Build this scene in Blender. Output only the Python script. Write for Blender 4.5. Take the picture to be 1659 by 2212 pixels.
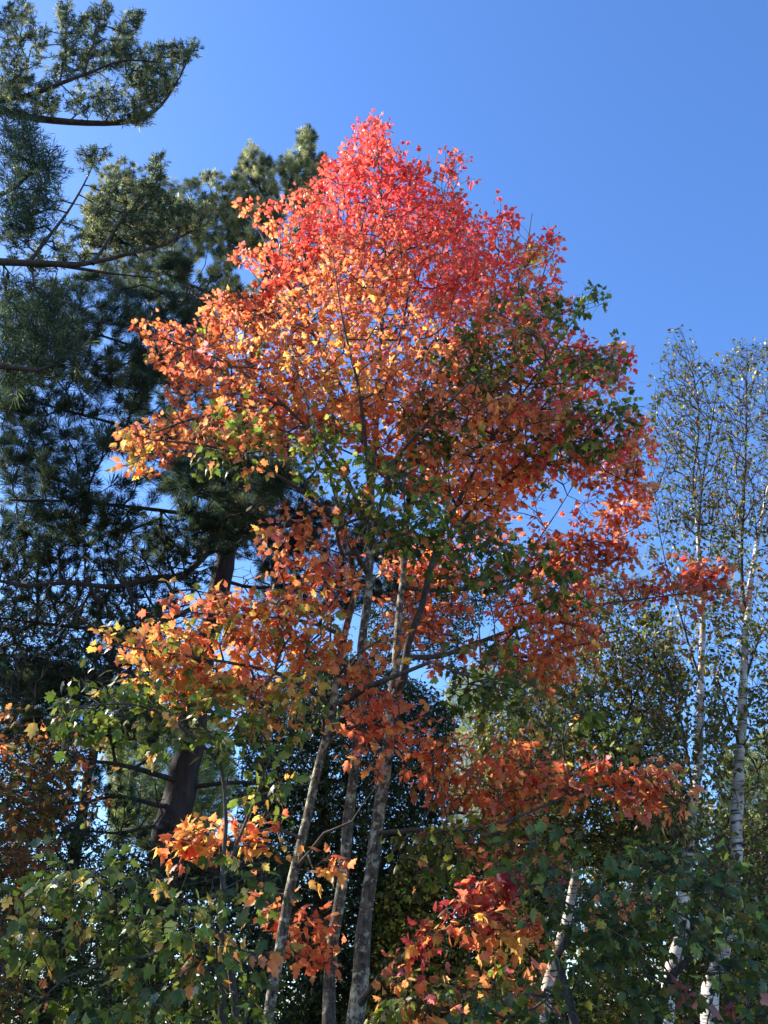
import bpy, math, random
import numpy as np
from mathutils import Vector

# ---------------------------------------------------------------- scene, camera, sky, sun
for _o in list(bpy.data.objects):
    bpy.data.objects.remove(_o)
scene = bpy.context.scene
COL = scene.collection
R = math.radians
rng = np.random.default_rng(11)
random.seed(11)

IW, IH, FPX = 1659.0, 2212.0, 1737.0          # photo frame (working units) and focal length in them
PITCH = R(33.0)
CAM = np.array([0.0, 0.0, 1.6])
cam = bpy.data.cameras.new('camera')
cam.sensor_fit = 'VERTICAL'
cam.sensor_height = 24.0
cam.lens = 24.0 * FPX / IH
cam.clip_end = 3000.0
cam.clip_start = 0.05
cam_o = bpy.data.objects.new('camera', cam)
cam_o.location = CAM.tolist()
cam_o.rotation_euler = (R(90) + PITCH, 0, 0)
COL.objects.link(cam_o)
scene.camera = cam_o

SUN_AZ, SUN_EL = R(-69.0), R(38.0)             # azimuth from +Y, negative = to the left
world = bpy.data.worlds.new('World')
scene.world = world
world.use_nodes = True
wn, wl = world.node_tree.nodes, world.node_tree.links
bg = wn['Background']
sky = wn.new('ShaderNodeTexSky')
sky.sky_type = 'NISHITA'
sky.sun_disc = False
sky.sun_elevation = SUN_EL
sky.sun_rotation = SUN_AZ
sky.altitude = 300
sky.air_density = 1.0
sky.dust_density = 0.3
sky.ozone_density = 5.0
sat = wn.new('ShaderNodeHueSaturation')
sat.inputs['Saturation'].default_value = 1.13
sat.inputs['Hue'].default_value = 0.506
sat.inputs['Value'].default_value = 0.96
wl.new(sky.outputs['Color'], sat.inputs['Color'])
wl.new(sat.outputs['Color'], bg.inputs['Color'])
bg.inputs['Strength'].default_value = 0.15

sun = bpy.data.lights.new('sun', 'SUN')
sun.energy = 5.0
sun.angle = R(0.5)
sun.color = (1.0, 0.94, 0.84)
sun_o = bpy.data.objects.new('sun', sun)
S = Vector((math.sin(SUN_AZ) * math.cos(SUN_EL), math.cos(SUN_AZ) * math.cos(SUN_EL), math.sin(SUN_EL)))
sun_o.rotation_euler = S.to_track_quat('Z', 'Y').to_euler()
sun_o.location = (-30, 10, 40)
COL.objects.link(sun_o)

vs = scene.view_settings
vs.view_transform = 'Standard'
vs.look = 'None'
vs.exposure = 1.28
vs.gamma = 1.0
scene.cycles.max_bounces = 8
scene.cycles.transmission_bounces = 6
scene.cycles.diffuse_bounces = 5
scene.cycles.use_denoising = True

CP, SP = math.cos(PITCH), math.sin(PITCH)


def U(u, v, d):
    """photo point (u, v) on the vertical plane Y = d -> world"""
    u, v, d = np.broadcast_arrays(np.asarray(u, float), np.asarray(v, float), np.asarray(d, float))
    x = (u - IW / 2) / FPX
    y = -(v - IH / 2) / FPX
    Y = CP - y * SP
    Z = SP + y * CP
    k = d / Y
    return np.stack([x * k, d + 0 * k, CAM[2] + Z * k], -1)


def pxper(v, d):
    """working pixels per metre at photo row v on plane Y = d"""
    y = -(np.asarray(v, float) - IH / 2) / FPX
    return FPX * (CP - y * SP) / d


# ---------------------------------------------------------------- materials
def nt(name):
    m = bpy.data.materials.new(name)
    m.use_nodes = True
    n = m.node_tree.nodes
    l = m.node_tree.links
    return m, n, l, n['Principled BSDF'], n['Material Output']


def leaf_material(name, trans=0.45, rough=0.42, boost=1.15, spec=0.5):
    m, n, l, p, out = nt(name)
    a = n.new('ShaderNodeAttribute')
    a.attribute_name = 'leaf_colour'
    tc = n.new('ShaderNodeTexCoord')
    no = n.new('ShaderNodeTexNoise')
    no.inputs['Scale'].default_value = 26
    no.inputs['Detail'].default_value = 3
    l.new(tc.outputs['Object'], no.inputs['Vector'])
    hs = n.new('ShaderNodeHueSaturation')
    mr = n.new('ShaderNodeMapRange')
    mr.inputs['To Min'].default_value = 0.5
    mr.inputs['To Max'].default_value = 1.5
    l.new(no.outputs['Fac'], mr.inputs['Value'])
    l.new(mr.outputs['Result'], hs.inputs['Value'])
    l.new(a.outputs['Color'], hs.inputs['Color'])
    l.new(hs.outputs['Color'], p.inputs['Base Color'])
    p.inputs['Roughness'].default_value = rough
    p.inputs['Specular IOR Level'].default_value = spec
    t = n.new('ShaderNodeBsdfTranslucent')
    hs2 = n.new('ShaderNodeHueSaturation')
    hs2.inputs['Saturation'].default_value = 1.0
    hs2.inputs['Value'].default_value = boost
    l.new(hs.outputs['Color'], hs2.inputs['Color'])
    l.new(hs2.outputs['Color'], t.inputs['Color'])
    mx = n.new('ShaderNodeMixShader')
    mx.inputs['Fac'].default_value = trans
    l.new(p.outputs['BSDF'], mx.inputs[1])
    l.new(t.outputs['BSDF'], mx.inputs[2])
    l.new(mx.outputs['Shader'], out.inputs['Surface'])
    return m


def bark_material(name, dark, mid, pale, scale=9.0, pale_at=0.62, stretch=0.35, bump=0.6):
    m, n, l, p, out = nt(name)
    tc = n.new('ShaderNodeTexCoord')
    mp = n.new('ShaderNodeMapping')
    mp.inputs['Scale'].default_value = (1, 1, stretch)
    l.new(tc.outputs['Object'], mp.inputs['Vector'])
    n1 = n.new('ShaderNodeTexNoise')
    n1.inputs['Scale'].default_value = scale * 3
    n1.inputs['Detail'].default_value = 7
    n1.inputs['Roughness'].default_value = 0.68
    l.new(mp.outputs['Vector'], n1.inputs['Vector'])
    r1 = n.new('ShaderNodeValToRGB')
    r1.color_ramp.elements[0].position = 0.36
    r1.color_ramp.elements[0].color = (*dark, 1)
    r1.color_ramp.elements[1].position = 0.62
    r1.color_ramp.elements[1].color = (*mid, 1)
    l.new(n1.outputs['Fac'], r1.inputs['Fac'])
    n2 = n.new('ShaderNodeTexNoise')                      # lichen patches
    n2.inputs['Scale'].default_value = scale
    n2.inputs['Detail'].default_value = 6
    n2.inputs['Roughness'].default_value = 0.7
    l.new(tc.outputs['Object'], n2.inputs['Vector'])
    r2 = n.new('ShaderNodeValToRGB')
    r2.color_ramp.elements[0].position = pale_at - 0.06
    r2.color_ramp.elements[0].color = (0, 0, 0, 1)
    r2.color_ramp.elements[1].position = pale_at + 0.04
    r2.color_ramp.elements[1].color = (1, 1, 1, 1)
    l.new(n2.outputs['Fac'], r2.inputs['Fac'])
    mix = n.new('ShaderNodeMix')
    mix.data_type = 'RGBA'
    l.new(r2.outputs['Color'], mix.inputs['Factor'])
    l.new(r1.outputs['Color'], mix.inputs['A'])
    mix.inputs['B'].default_value = (*pale, 1)
    l.new(mix.outputs['Result'], p.inputs['Base Color'])
    p.inputs['Roughness'].default_value = 0.9
    b = n.new('ShaderNodeBump')
    b.inputs['Strength'].default_value = bump
    b.inputs['Distance'].default_value = 0.03
    l.new(n1.outputs['Fac'], b.inputs['Height'])
    l.new(b.outputs['Normal'], p.inputs['Normal'])
    return m


def birch_material(name):
    m, n, l, p, out = nt(name)
    tc = n.new('ShaderNodeTexCoord')
    mp = n.new('ShaderNodeMapping')
    mp.inputs['Scale'].default_value = (3.0, 3.0, 30)
    l.new(tc.outputs['Object'], mp.inputs['Vector'])
    n1 = n.new('ShaderNodeTexNoise')
    n1.inputs['Scale'].default_value = 1.3
    n1.inputs['Detail'].default_value = 4
    l.new(mp.outputs['Vector'], n1.inputs['Vector'])
    r1 = n.new('ShaderNodeValToRGB')
    e = r1.color_ramp.elements
    e[0].position, e[0].color = 0.36, (0.035, 0.028, 0.024, 1)
    e[1].position, e[1].color = 0.44, (0.72, 0.66, 0.60, 1)
    l.new(n1.outputs['Fac'], r1.inputs['Fac'])
    n2 = n.new('ShaderNodeTexNoise')
    n2.inputs['Scale'].default_value = 3.0
    n2.inputs['Detail'].default_value = 5
    l.new(tc.outputs['Object'], n2.inputs['Vector'])
    r2 = n.new('ShaderNodeValToRGB')
    r2.color_ramp.elements[0].position = 0.35
    r2.color_ramp.elements[0].color = (0.42, 0.34, 0.28, 1)
    r2.color_ramp.elements[1].position = 0.6
    r2.color_ramp.elements[1].color = (1, 1, 1, 1)
    l.new(n2.outputs['Fac'], r2.inputs['Fac'])
    mix = n.new('ShaderNodeMix')
    mix.data_type = 'RGBA'
    mix.blend_type = 'MULTIPLY'
    mix.inputs['Factor'].default_value = 1
    l.new(r1.outputs['Color'], mix.inputs['A'])
    l.new(r2.outputs['Color'], mix.inputs['B'])
    l.new(mix.outputs['Result'], p.inputs['Base Color'])
    p.inputs['Roughness'].default_value = 0.7
    return m


M_MAPLE = leaf_material('maple_leaf', 0.64, 0.42, 1.4, 0.5)
M_GREEN = leaf_material('green_leaf', 0.42, 0.42, 1.2)
M_SMALL = leaf_material('small_leaf', 0.3, 0.5, 1.1)
M_NEEDLE = leaf_material('needle', 0.42, 0.6, 1.3, 0.3)
M_BARK = bark_material('maple_bark', (0.024, 0.019, 0.014), (0.19, 0.15, 0.11), (0.52, 0.49, 0.36), 14.0, 0.565, 0.45, 1.0)
M_TWIG = bark_material('maple_twig', (0.035, 0.026, 0.022), (0.10, 0.08, 0.068), (0.26, 0.25, 0.21), 12, 0.66)
M_PINE = bark_material('pine_bark', (0.016, 0.012, 0.011), (0.060, 0.046, 0.041), (0.15, 0.13, 0.12), 5, 0.66, 0.2, 1.0)
M_PTWIG = bark_material('pine_twig', (0.025, 0.018, 0.015), (0.075, 0.055, 0.045), (0.15, 0.14, 0.12), 12, 0.7)
M_BIRCH = birch_material('birch_bark')
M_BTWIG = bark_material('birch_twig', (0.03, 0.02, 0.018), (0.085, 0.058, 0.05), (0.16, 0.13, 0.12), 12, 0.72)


# ---------------------------------------------------------------- mesh helpers
def make_mesh(name, V, faces_list, mat, parent=None, colour=None, smooth=True):
    """faces_list: list of int arrays (n,k)"""
    me = bpy.data.meshes.new(name)
    V = np.ascontiguousarray(V, np.float32)
    me.vertices.add(len(V))
    me.vertices.foreach_set('co', V.ravel())
    loops = np.concatenate([f.ravel() for f in faces_list]).astype(np.int32)
    sizes = np.concatenate([np.full(len(f), f.shape[1], np.int32) for f in faces_list])
    starts = np.concatenate([[0], np.cumsum(sizes)[:-1]]).astype(np.int32)
    me.loops.add(len(loops))
    me.loops.foreach_set('vertex_index', loops)
    me.polygons.add(len(sizes))
    me.polygons.foreach_set('loop_start', starts)
    if smooth:
        me.polygons.foreach_set('use_smooth', np.ones(len(sizes), bool))
    if colour is not None:
        at = me.attributes.new('leaf_colour', 'FLOAT_COLOR', 'POINT')
        c = np.ones((len(V), 4), np.float32)
        c[:, :3] = colour
        at.data.foreach_set('color', c.ravel())
    me.update(calc_edges=True)
    me.materials.append(mat)
    o = bpy.data.objects.new(name, me)
    COL.objects.link(o)
    if parent is not None:
        o.parent = parent
    return o


class Wood:
    def __init__(s):
        s.V, s.Q, s.n = [], {}, 0

    def tube(s, P, rad, k=6, lumpy=0.0):
        P = np.asarray(P, float)
        if len(P) < 2:
            return
        rad = np.asarray(rad, float)
        T = np.empty_like(P)
        T[1:-1] = P[2:] - P[:-2]
        T[0] = P[1] - P[0]
        T[-1] = P[-1] - P[-2]
        T /= np.linalg.norm(T, axis=1, keepdims=True) + 1e-9
        mt = np.abs(T.mean(0))
        ref = np.zeros(3)
        ref[np.argmin(mt)] = 1
        A = np.cross(T, ref)
        A /= np.linalg.norm(A, axis=1, keepdims=True) + 1e-9
        B = np.cross(T, A)
        th = np.arange(k) * 2 * math.pi / k
        rr = rad[:, None] * np.ones(k)
        if lumpy:
            rr = rr * (1 + lumpy * rng.standard_normal((len(P), k)))
        ring = P[:, None, :] + rr[..., None] * (np.cos(th)[None, :, None] * A[:, None, :] + np.sin(th)[None, :, None] * B[:, None, :])
        s.V.append(ring.reshape(-1, 3))
        m = len(P)
        i = np.arange(m - 1)[:, None] * k
        j = np.arange(k)[None, :]
        j2 = (j + 1) % k
        q = np.stack([i + j, i + j2, i + k + j2, i + k + j], -1).reshape(-1, 4) + s.n
        s.Q.setdefault(4, []).append(q)
        s.n += m * k

    def build(s, name, mat, parent=None):
        if not s.n:
            return None
        return make_mesh(name, np.concatenate(s.V), [np.concatenate(f) for f in s.Q.values()], mat, parent)


def norm(a):
    return a / (np.linalg.norm(a, axis=-1, keepdims=True) + 1e-9)


def resample(P, r, step):
    P = np.asarray(P, float)
    # Catmull-Rom through the points, then even steps
    Q = np.vstack([2 * P[0] - P[1], P, 2 * P[-1] - P[-2]])
    out, rr = [], []
    for i in range(len(P) - 1):
        p0, p1, p2, p3 = Q[i:i + 4]
        n = max(1, int(np.linalg.norm(p2 - p1) / step))
        for t in np.arange(n) / n:
            out.append(0.5 * ((2 * p1) + (p2 - p0) * t + (2 * p0 - 5 * p1 + 4 * p2 - p3) * t * t + (3 * p1 - p0 - 3 * p2 + p3) * t ** 3))
            rr.append(r[i] * (1 - t) + r[i + 1] * t)
    out.append(P[-1])
    rr.append(r[-1])
    out, rr = np.array(out), np.array(rr)
    a = np.cumsum(np.r_[0, np.linalg.norm(np.diff(out, axis=0), axis=1)])        # small natural kinks
    ph = rng.uniform(0, 6.3, 4)
    out[:, 0] += 0.16 * rr * np.sin(3.1 * a + ph[0]) + 0.14 * rr * np.sin(7.3 * a + ph[1])
    out[:, 1] += 0.16 * rr * np.sin(2.7 * a + ph[2]) + 0.14 * rr * np.sin(6.1 * a + ph[3])
    return out, rr * (1 + 0.06 * np.sin(9.0 * a + ph[1]) * np.sin(4.1 * a + ph[0]))


# ---------------------------------------------------------------- foliage templates
def maple_template():
    half = [(0.10, -0.05), (0.31, 0.00), (0.31, 0.16), (0.50, 0.42), (0.36, 0.45), (0.24, 0.49), (0.27, 0.70), (0.13, 0.75)]
    out = [(0.0, 0.0)] + half + [(0.0, 1.0)] + [(-x, y) for x, y in half[::-1]]
    v = [(0.0, 0.36)] + out
    n = len(out)
    f = [(0, 1 + i, 1 + (i + 1) % n) for i in range(n)]
    b = len(v)                                                  # petiole
    v += [(0.012, 0.0), (-0.012, 0.0), (0.0, -0.55)]
    f += [(b, b + 1, b + 2)]
    v = np.array(v)
    v[:, 1] += 0.55
    return v, np.array(f)


def ovate_template(w=0.36):
    out = [(0, 0), (w * 0.8, 0.16), (w, 0.36), (w * 0.62, 0.66), (0, 1.0), (-w * 0.62, 0.66), (-w, 0.36), (-w * 0.8, 0.16)]
    v = [(0.0, 0.42)] + out
    n = len(out)
    f = [(0, 1 + i, 1 + (i + 1) % n) for i in range(n)]
    b = len(v)
    v += [(0.015, 0.0), (-0.015, 0.0), (0.0, -0.4)]
    f += [(b, b + 1, b + 2)]
    v = np.array(v)
    v[:, 1] += 0.4
    return v, np.array(f)


def oak_template():
    half = [(0.08, 0.05), (0.16, 0.18), (0.10, 0.26), (0.30, 0.42), (0.16, 0.48), (0.36, 0.66), (0.20, 0.72), (0.20, 0.88)]
    out = [(0.0, 0.0)] + half + [(0.0, 1.0)] + [(-x, y) for x, y in half[::-1]]
    v = [(0.0, 0.45)] + out
    n = len(out)
    f = [(0, 1 + i, 1 + (i + 1) % n) for i in range(n)]
    v = np.array(v)
    v[:, 1] += 0.15
    return v, np.array(f)


TEMPL = {'maple': maple_template(), 'ovate': ovate_template(), 'oak': oak_template(), 'narrow': ovate_template(0.25)}


def leaf_geo(templ, P, D, N, size, colour, fold=0.25, curl=0.5):
    """leaf blades at P pointing along D with face normal about N"""
    tv, tf = TEMPL[templ]
    n = len(P)
    D = norm(D)
    Nn = norm(N - (N * D).sum(1, keepdims=True) * D)
    X = np.cross(D, Nn)
    kx = rng.normal(fold, 0.22, n)
    kc = rng.normal(curl, 0.6, n)
    wid = rng.uniform(0.82, 1.12, n)
    x = tv[None, :, 0] * wid[:, None]
    y = np.repeat(tv[None, :, 1], n, 0)
    z = -kx[:, None] * np.abs(x) - kc[:, None] * np.maximum(y - 0.5, 0) ** 2 * 0.6
    V = P[:, None, :] + size[:, None, None] * (x[..., None] * X[:, None, :] + y[..., None] * D[:, None, :] + z[..., None] * Nn[:, None, :])
    m = len(tv)
    F = (tf[None] + (np.arange(n) * m)[:, None, None]).reshape(-1, 3)
    C = np.repeat(colour, m, 0)
    return V.reshape(-1, 3), F, C


def tuft_geo(P, D, L, n, w, colour, spread=0.9, shoot=0.5, jit=0.25):
    """needle tufts: n needles from a short shoot at each P along D"""
    T = len(P)
    D = norm(D)
    rd = norm(rng.standard_normal((T, n, 3)))
    along = rng.uniform(0, 1, (T, n, 1))
    dirs = norm(D[:, None, :] * (0.35 + 0.75 * along) + rd * spread)
    base = P[:, None, :] + D[:, None, :] * (along - 0.5) * (L[:, None, None] * shoot * 2)
    ln = L[:, None, None] * rng.uniform(0.7, 1.1, (T, n, 1))
    sd = norm(np.cross(dirs, rng.standard_normal((T, n, 3)))) * (w * 0.5)
    mid = base + dirs * ln * 0.55
    tip = base + dirs * ln + np.array([0, 0, -0.06]) * ln
    V = np.stack([base, mid - sd, mid + sd, tip], 2).reshape(-1, 3)
    i = np.arange(T * n)[:, None] * 4
    F = np.concatenate([i + np.array([0, 1, 2]), i + np.array([1, 3, 2])])
    c = colour[:, None, :] * np.exp(rng.normal(0, jit, (T, n, 1)))
    return V, F, np.repeat(c.reshape(-1, 3), 4, 0)


# ---------------------------------------------------------------- colours of leaves (pigments; a few tones and mixes paint in sun or shade)
PAL = dict(
    RED=(0.74, 0.086, 0.062), CRI=(0.40, 0.05, 0.055), RO=(0.74, 0.175, 0.075), OR=(0.74, 0.265, 0.09), YO=(0.74, 0.41, 0.10),
    YE=(0.66, 0.50, 0.07), YG=(0.24, 0.27, 0.045), GR=(0.105, 0.150, 0.024), DG=(0.050, 0.085, 0.024), BR=(0.17, 0.075, 0.026),
    RB=(0.44, 0.13, 0.065), OL=(0.13, 0.125, 0.03), PK=(0.62, 0.20, 0.17), PALE=(0.26, 0.30, 0.22), TAN=(0.42, 0.26, 0.12),
    PN=(0.075, 0.10, 0.042), PD=(0.032, 0.056, 0.030), PL=(0.34, 0.34, 0.15), PB=(0.040, 0.075, 0.048), LIT=(0.22, 0.26, 0.07))  # PL and LIT: needle tones with sunlight painted in


def pal(spec):
    ks = list(spec)
    w = np.array([spec[k] for k in ks], float)
    return np.array([PAL[k] for k in ks]), w / w.sum()


# ---------------------------------------------------------------- sampling foliage clusters inside an outline of the crown
def inside(poly, q):
    x, y = q[:, 0], q[:, 1]
    r = np.zeros(len(q), bool)
    n = len(poly)
    for i in range(n):
        x1, y1 = poly[i]
        x2, y2 = poly[(i + 1) % n]
        c = ((y1 > y) != (y2 > y)) & (x < (x2 - x1) * (y - y1) / (y2 - y1 + 1e-12) + x1)
        r ^= c
    return r


def edge_dist(poly, q):
    b = np.full(len(q), 1e9)
    p = np.asarray(poly, float)
    for i in range(len(p)):
        a, c = p[i], p[(i + 1) % len(p)]
        ab = c - a
        t = np.clip(((q - a) @ ab) / (ab @ ab + 1e-9), 0, 1)
        b = np.minimum(b, np.linalg.norm(q - (a + t[:, None] * ab), axis=1))
    return b


def area(poly):
    p = np.asarray(poly, float)
    x, y = p[:, 0], p[:, 1]
    return 0.5 * abs(np.dot(x, np.roll(y, -1)) - np.dot(y, np.roll(x, -1)))


def lumps(p, f):
    s = 0
    for k, (a, b, c, ph) in enumerate([(1, .6, .3, 0), (-.5, 1.1, .4, 1.7), (.3, -.8, 1.2, 3.1), (.9, .9, -.7, 4.4), (-1.2, .2, .8, 5.2)]):
        s = s + np.sin(f * (a * p[:, 0] + b * p[:, 1] + c * p[:, 2]) * (1 + .37 * k) + ph)
    return s / 5 * 1.6


K_LEAF, K_TUFT = 2.5, 4.2                      # foliage density


# gaps cut into the crowns along the sun's rays to light chosen spots: (point, radius)
BEAMS = [(U(u, v, d), r) for u, v, d, r in [
    (430, 1815, 5.65, .40), (540, 1800, 5.75, .42), (690, 1865, 6.0, .25), (1060, 1990, 5.85, .26), (1130, 2030, 5.8, .24), (870, 2060, 6.0, .22), (1270, 1690, 6.2, .32),
    (1420, 1690, 6.2, .32), (590, 1480, 5.7, .26), (360, 1470, 5.6, .2), (285, 960, 5.2, .16), (640, 1850, 6.2, .16), (590, 2100, 6.2, .22), (755, 1712, 6.6, .16),
    (884, 1390, 6.75, .32), (790, 1330, 6.6, .22), (1590, 1750, 10, .35), (1495, 1800, 9.5, .30), (1604, 1560, 10, .3), (360, 1790, 10, .25), (1310, 1960, 5.9, .22), (570, 1720, 5.8, .2)]]
BEAMS += [(U(rng.uniform(960, 1500), rng.uniform(1480, 2150), rng.uniform(9.6, 12)), rng.uniform(.12, .26)) for _ in range(46)]
BEAMS += [(U(rng.uniform(150, 620), rng.uniform(1480, 2150), rng.uniform(4.8, 5.6)), rng.uniform(.06, .14)) for _ in range(16)]
BEAMS += [(U(rng.uniform(850, 1250), rng.uniform(1450, 1900), rng.uniform(6.2, 7.0)), rng.uniform(.08, .18)) for _ in range(14)]
SUNV = np.array(S)


def in_beam(P, start=0.55, grow=0.0, nb=1000):
    hit = np.zeros(len(P), bool)
    for b, r in BEAMS[:nb]:
        w = P - b
        a = w @ SUNV
        dist = np.linalg.norm(w - a[:, None] * SUNV, axis=1)
        hit |= (a > start) & (dist < r + grow)
    return hit


def region(poly, lai, d, ds, colours, leaf=0.095, per=7, gap=0.0, edge=150.0, tuft=False, gapf=1.6, colfn=None, bare=False):
    """clusters of foliage filling one lump of the crown: dict of arrays"""
    A = area(poly)
    p = np.asarray(poly, float)
    vm = p[:, 1].mean()
    leaf = leaf * (1.0 if tuft else 0.75 if leaf > 0.079 else 0.86)
    s = leaf * pxper(vm, d)
    a1 = (s * s * 1.0) if tuft else per * 0.36 * s * s
    n = max(1, int(lai * A / a1 * (K_TUFT if tuft else K_LEAF)))
    lo, hi = p.min(0), p.max(0)
    q = np.empty((0, 2))
    while len(q) < n:
        c = rng.uniform(lo, hi, (n * 3 + 20, 2))
        q = np.vstack([q, c[inside(poly, c)]])
    q = q[:n]
    e = np.sqrt(np.clip(edge_dist(poly, q) / edge, 0.02, 1))
    dd = d + ds * e * rng.uniform(-1, 1, n)
    P = U(q[:, 0], q[:, 1], dd)
    if gap:
        keep = lumps(P, gapf) > rng.normal(-1.0 + 1.6 * gap, 0.25, n)
        P, q = P[keep], q[keep]
    ok = (P[:, 2] > 0.3) & ~in_beam(P, 0.7, 0.0, 12)
    P, q = P[ok], q[ok]
    n = len(P)
    if colfn is not None:
        c = colfn(q[:n], P)
    else:
        pc, w = pal(colours)
        c = None
    return dict(P=P, col=c, pal=(None if colfn is not None else (pc, w)), leaf=leaf, per=per, bare=bare)


# ---------------------------------------------------------------- growing a tree: every cluster is joined to the nearest fitting wood
class Tree:
    def __init__(s, name, label, cat, base, group=None):
        s.root = bpy.data.objects.new(name, None)
        s.root.empty_display_size = 0.3
        s.root.location = base
        COL.objects.link(s.root)
        s.root['label'] = label
        s.root['category'] = cat
        if group:
            s.root['group'] = group
        s.base = np.array(base, float)
        s.stems, s.regs, s.thin = [], [], 1.0

    def stem(s, P, r, kind='trunk', step=0.18, attach=True, sides=14):
        P, r = resample(P, [x * s.thin for x in r], step)
        s.stems.append([P, r, kind, attach, sides])

    def add(s, *a, **k):
        s.regs.append(region(*a, **k))

    def grow(s, step=0.22, bf=0.25, slope=0.55, w=0.8, wob=0.03, tip=0.0022, ex=2.35, lift=0.25, upstem=0.0):
        pts = np.concatenate([r['P'] for r in s.regs])
        rid = np.concatenate([np.full(len(r['P']), i) for i, r in enumerate(s.regs)])
        s.pts, s.rid = pts, rid
        ns = sum(len(x[0]) for x in s.stems)
        cap = ns + 30 + len(pts) * 40
        X = np.empty((cap, 3)); par = np.full(cap, -1); path = np.zeros(cap); dirn = np.zeros((cap, 3)); bough = np.full(cap, -1)
        ok = np.ones(cap, bool); stemr = np.zeros(cap)
        n = 0
        for si, (P, r, kind, att, _) in enumerate(s.stems):
            m = len(P)
            X[n:n + m] = P
            par[n:n + m] = np.arange(n - 1, n + m - 1)
            par[n] = -1
            t = np.gradient(P, axis=0)
            dirn[n:n + m] = norm(t)
            bough[n:n + m] = si
            stemr[n:n + m] = r
            if not att:
                ok[n:n + m] = False
            n += m
        ns = n
        dist0 = np.array([np.min(np.linalg.norm(X[:ns] - p, axis=1)) for p in pts])
        order = np.argsort(dist0 + rng.normal(0, 0.15, len(pts)))
        tipi = np.zeros(len(pts), int)
        nb = len(s.stems)
        for ii in order:
            p = pts[ii]
            dv = p - X[:n]
            d = np.sqrt((dv * dv).sum(1))
            hd = np.sqrt(dv[:, 0] ** 2 + dv[:, 1] ** 2)
            cost = d + bf * path[:n] + w * np.maximum(0, slope * hd - dv[:, 2]) + 100.0 * ~ok[:n]
            cost = cost + 0.35 * np.maximum(0, -(dv * dirn[:n]).sum(1))
            j = int(np.argmin(cost))
            L = d[j]
            k = max(1, int(math.ceil(L / step)))
            c = X[j] + dirn[j] * L * 0.28 + dv[j] * 0.25 + np.array([0, 0, lift * 0.3 * L])
            t = (np.arange(1, k + 1) / k)[:, None]
            Q = (1 - t) ** 2 * X[j] + 2 * t * (1 - t) * c + t * t * p
            if k > 1:
                Q[:-1] += rng.normal(0, wob * min(1, L), (k - 1, 3))
            if n + k >= cap:
                break
            X[n:n + k] = Q
            par[n] = j
            par[n + 1:n + k] = np.arange(n, n + k - 1)
            seg = np.diff(np.vstack([X[j], Q]), axis=0)
            sl = np.linalg.norm(seg, axis=1)
            dirn[n:n + k] = seg / (sl[:, None] + 1e-9)
            path[n:n + k] = path[j] + np.cumsum(sl)
            if j < ns and s.stems[bough[j]][2] == 'trunk':
                bough[n:n + k] = nb
                nb += 1
            else:
                bough[n:n + k] = bough[j]
            n += k
            tipi[ii] = n - 1
        wt = np.zeros(n)
        wt[tipi] += 1
        for i in range(n - 1, ns - 1, -1):
            wt[par[i]] += wt[i]
        rad = tip * np.maximum(wt, 1) ** (1 / ex)
        for i in range(ns, n):
            if rad[i] > 0.72 * max(rad[par[i]], stemr[par[i]]) and par[i] < ns:
                rad[i] = 0.72 * stemr[par[i]]
            elif rad[i] > rad[par[i]] and par[i] >= ns:
                rad[i] = rad[par[i]]
        rad[:ns] = stemr[:ns]
        s.X, s.par, s.rad, s.bough, s.dirn, s.tipi, s.ns, s.n, s.wt, s.nb = X[:n], par[:n], rad, bough[:n], dirn[:n], tipi, ns, n, wt, nb

    def finish(s, bark, twig, leafmat, templ='maple', limb_bark=None, max_boughs=26, needles=None, twl=(0.14, 0.30), ntw=2, hang=0.45,
               flat=0.55, part='leaves', upn=1.0, nrand=0.62, rise=0.55, fold=0.42):
        off = s.base
        # chains of wood nodes -> tubes, per bough
        woods = {}
        keep = set()
        cnt = np.bincount(s.bough[s.tipi], minlength=s.nb)
        nst = len(s.stems)
        auto = sorted(range(nst, s.nb), key=lambda b: -cnt[b])
        limbs = [i for i in range(nst) if s.stems[i][2] == 'limb']
        keep = set(limbs) | set(auto[:max(0, 92 - len(limbs))])
        bmap = np.array([b if (b in keep or b < nst) else -9 for b in range(s.nb)])
        trunkset = {i for i in range(nst) if s.stems[i][2] == 'trunk'}
        for b in trunkset:
            P, r, kind, att, k = s.stems[b]
            wd = Wood()
            wd.tube(P - off, r, k, 0.05)
            wd.build('trunk', bark, s.root)
        for b in limbs:
            P, r, kind, att, k = s.stems[b]
            woods.setdefault(b, Wood()).tube(P - off, r, 8, 0.04)
        kids = {}
        for i in range(s.ns, s.n):
            kids.setdefault(s.par[i], []).append(i)
        starts = []
        for pnode, ch in kids.items():
            ch.sort(key=lambda c: -s.wt[c])
            if pnode < s.ns:
                starts += [(pnode, c) for c in ch]
            else:
                starts += [(pnode, c) for c in ch[1:]]
        for pnode, c in starts:
            chain = [pnode, c]
            while chain[-1] in kids:
                chain.append(kids[chain[-1]][0])
            r = s.rad[chain].copy()
            r[0] = min(r[0], r[1] * 1.25)
            k = 7 if r[0] > 0.02 else (5 if r[0] > 0.007 else 3)
            b = bmap[s.bough[c]]
            b = -9 if b in trunkset else b
            woods.setdefault(b, Wood()).tube(s.X[chain] - off, r, k)
        # foliage per cluster
        tb = bmap[s.bough[s.tipi]]
        tb = np.array([-9 if b in trunkset else b for b in tb])
        fol = {}
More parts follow.
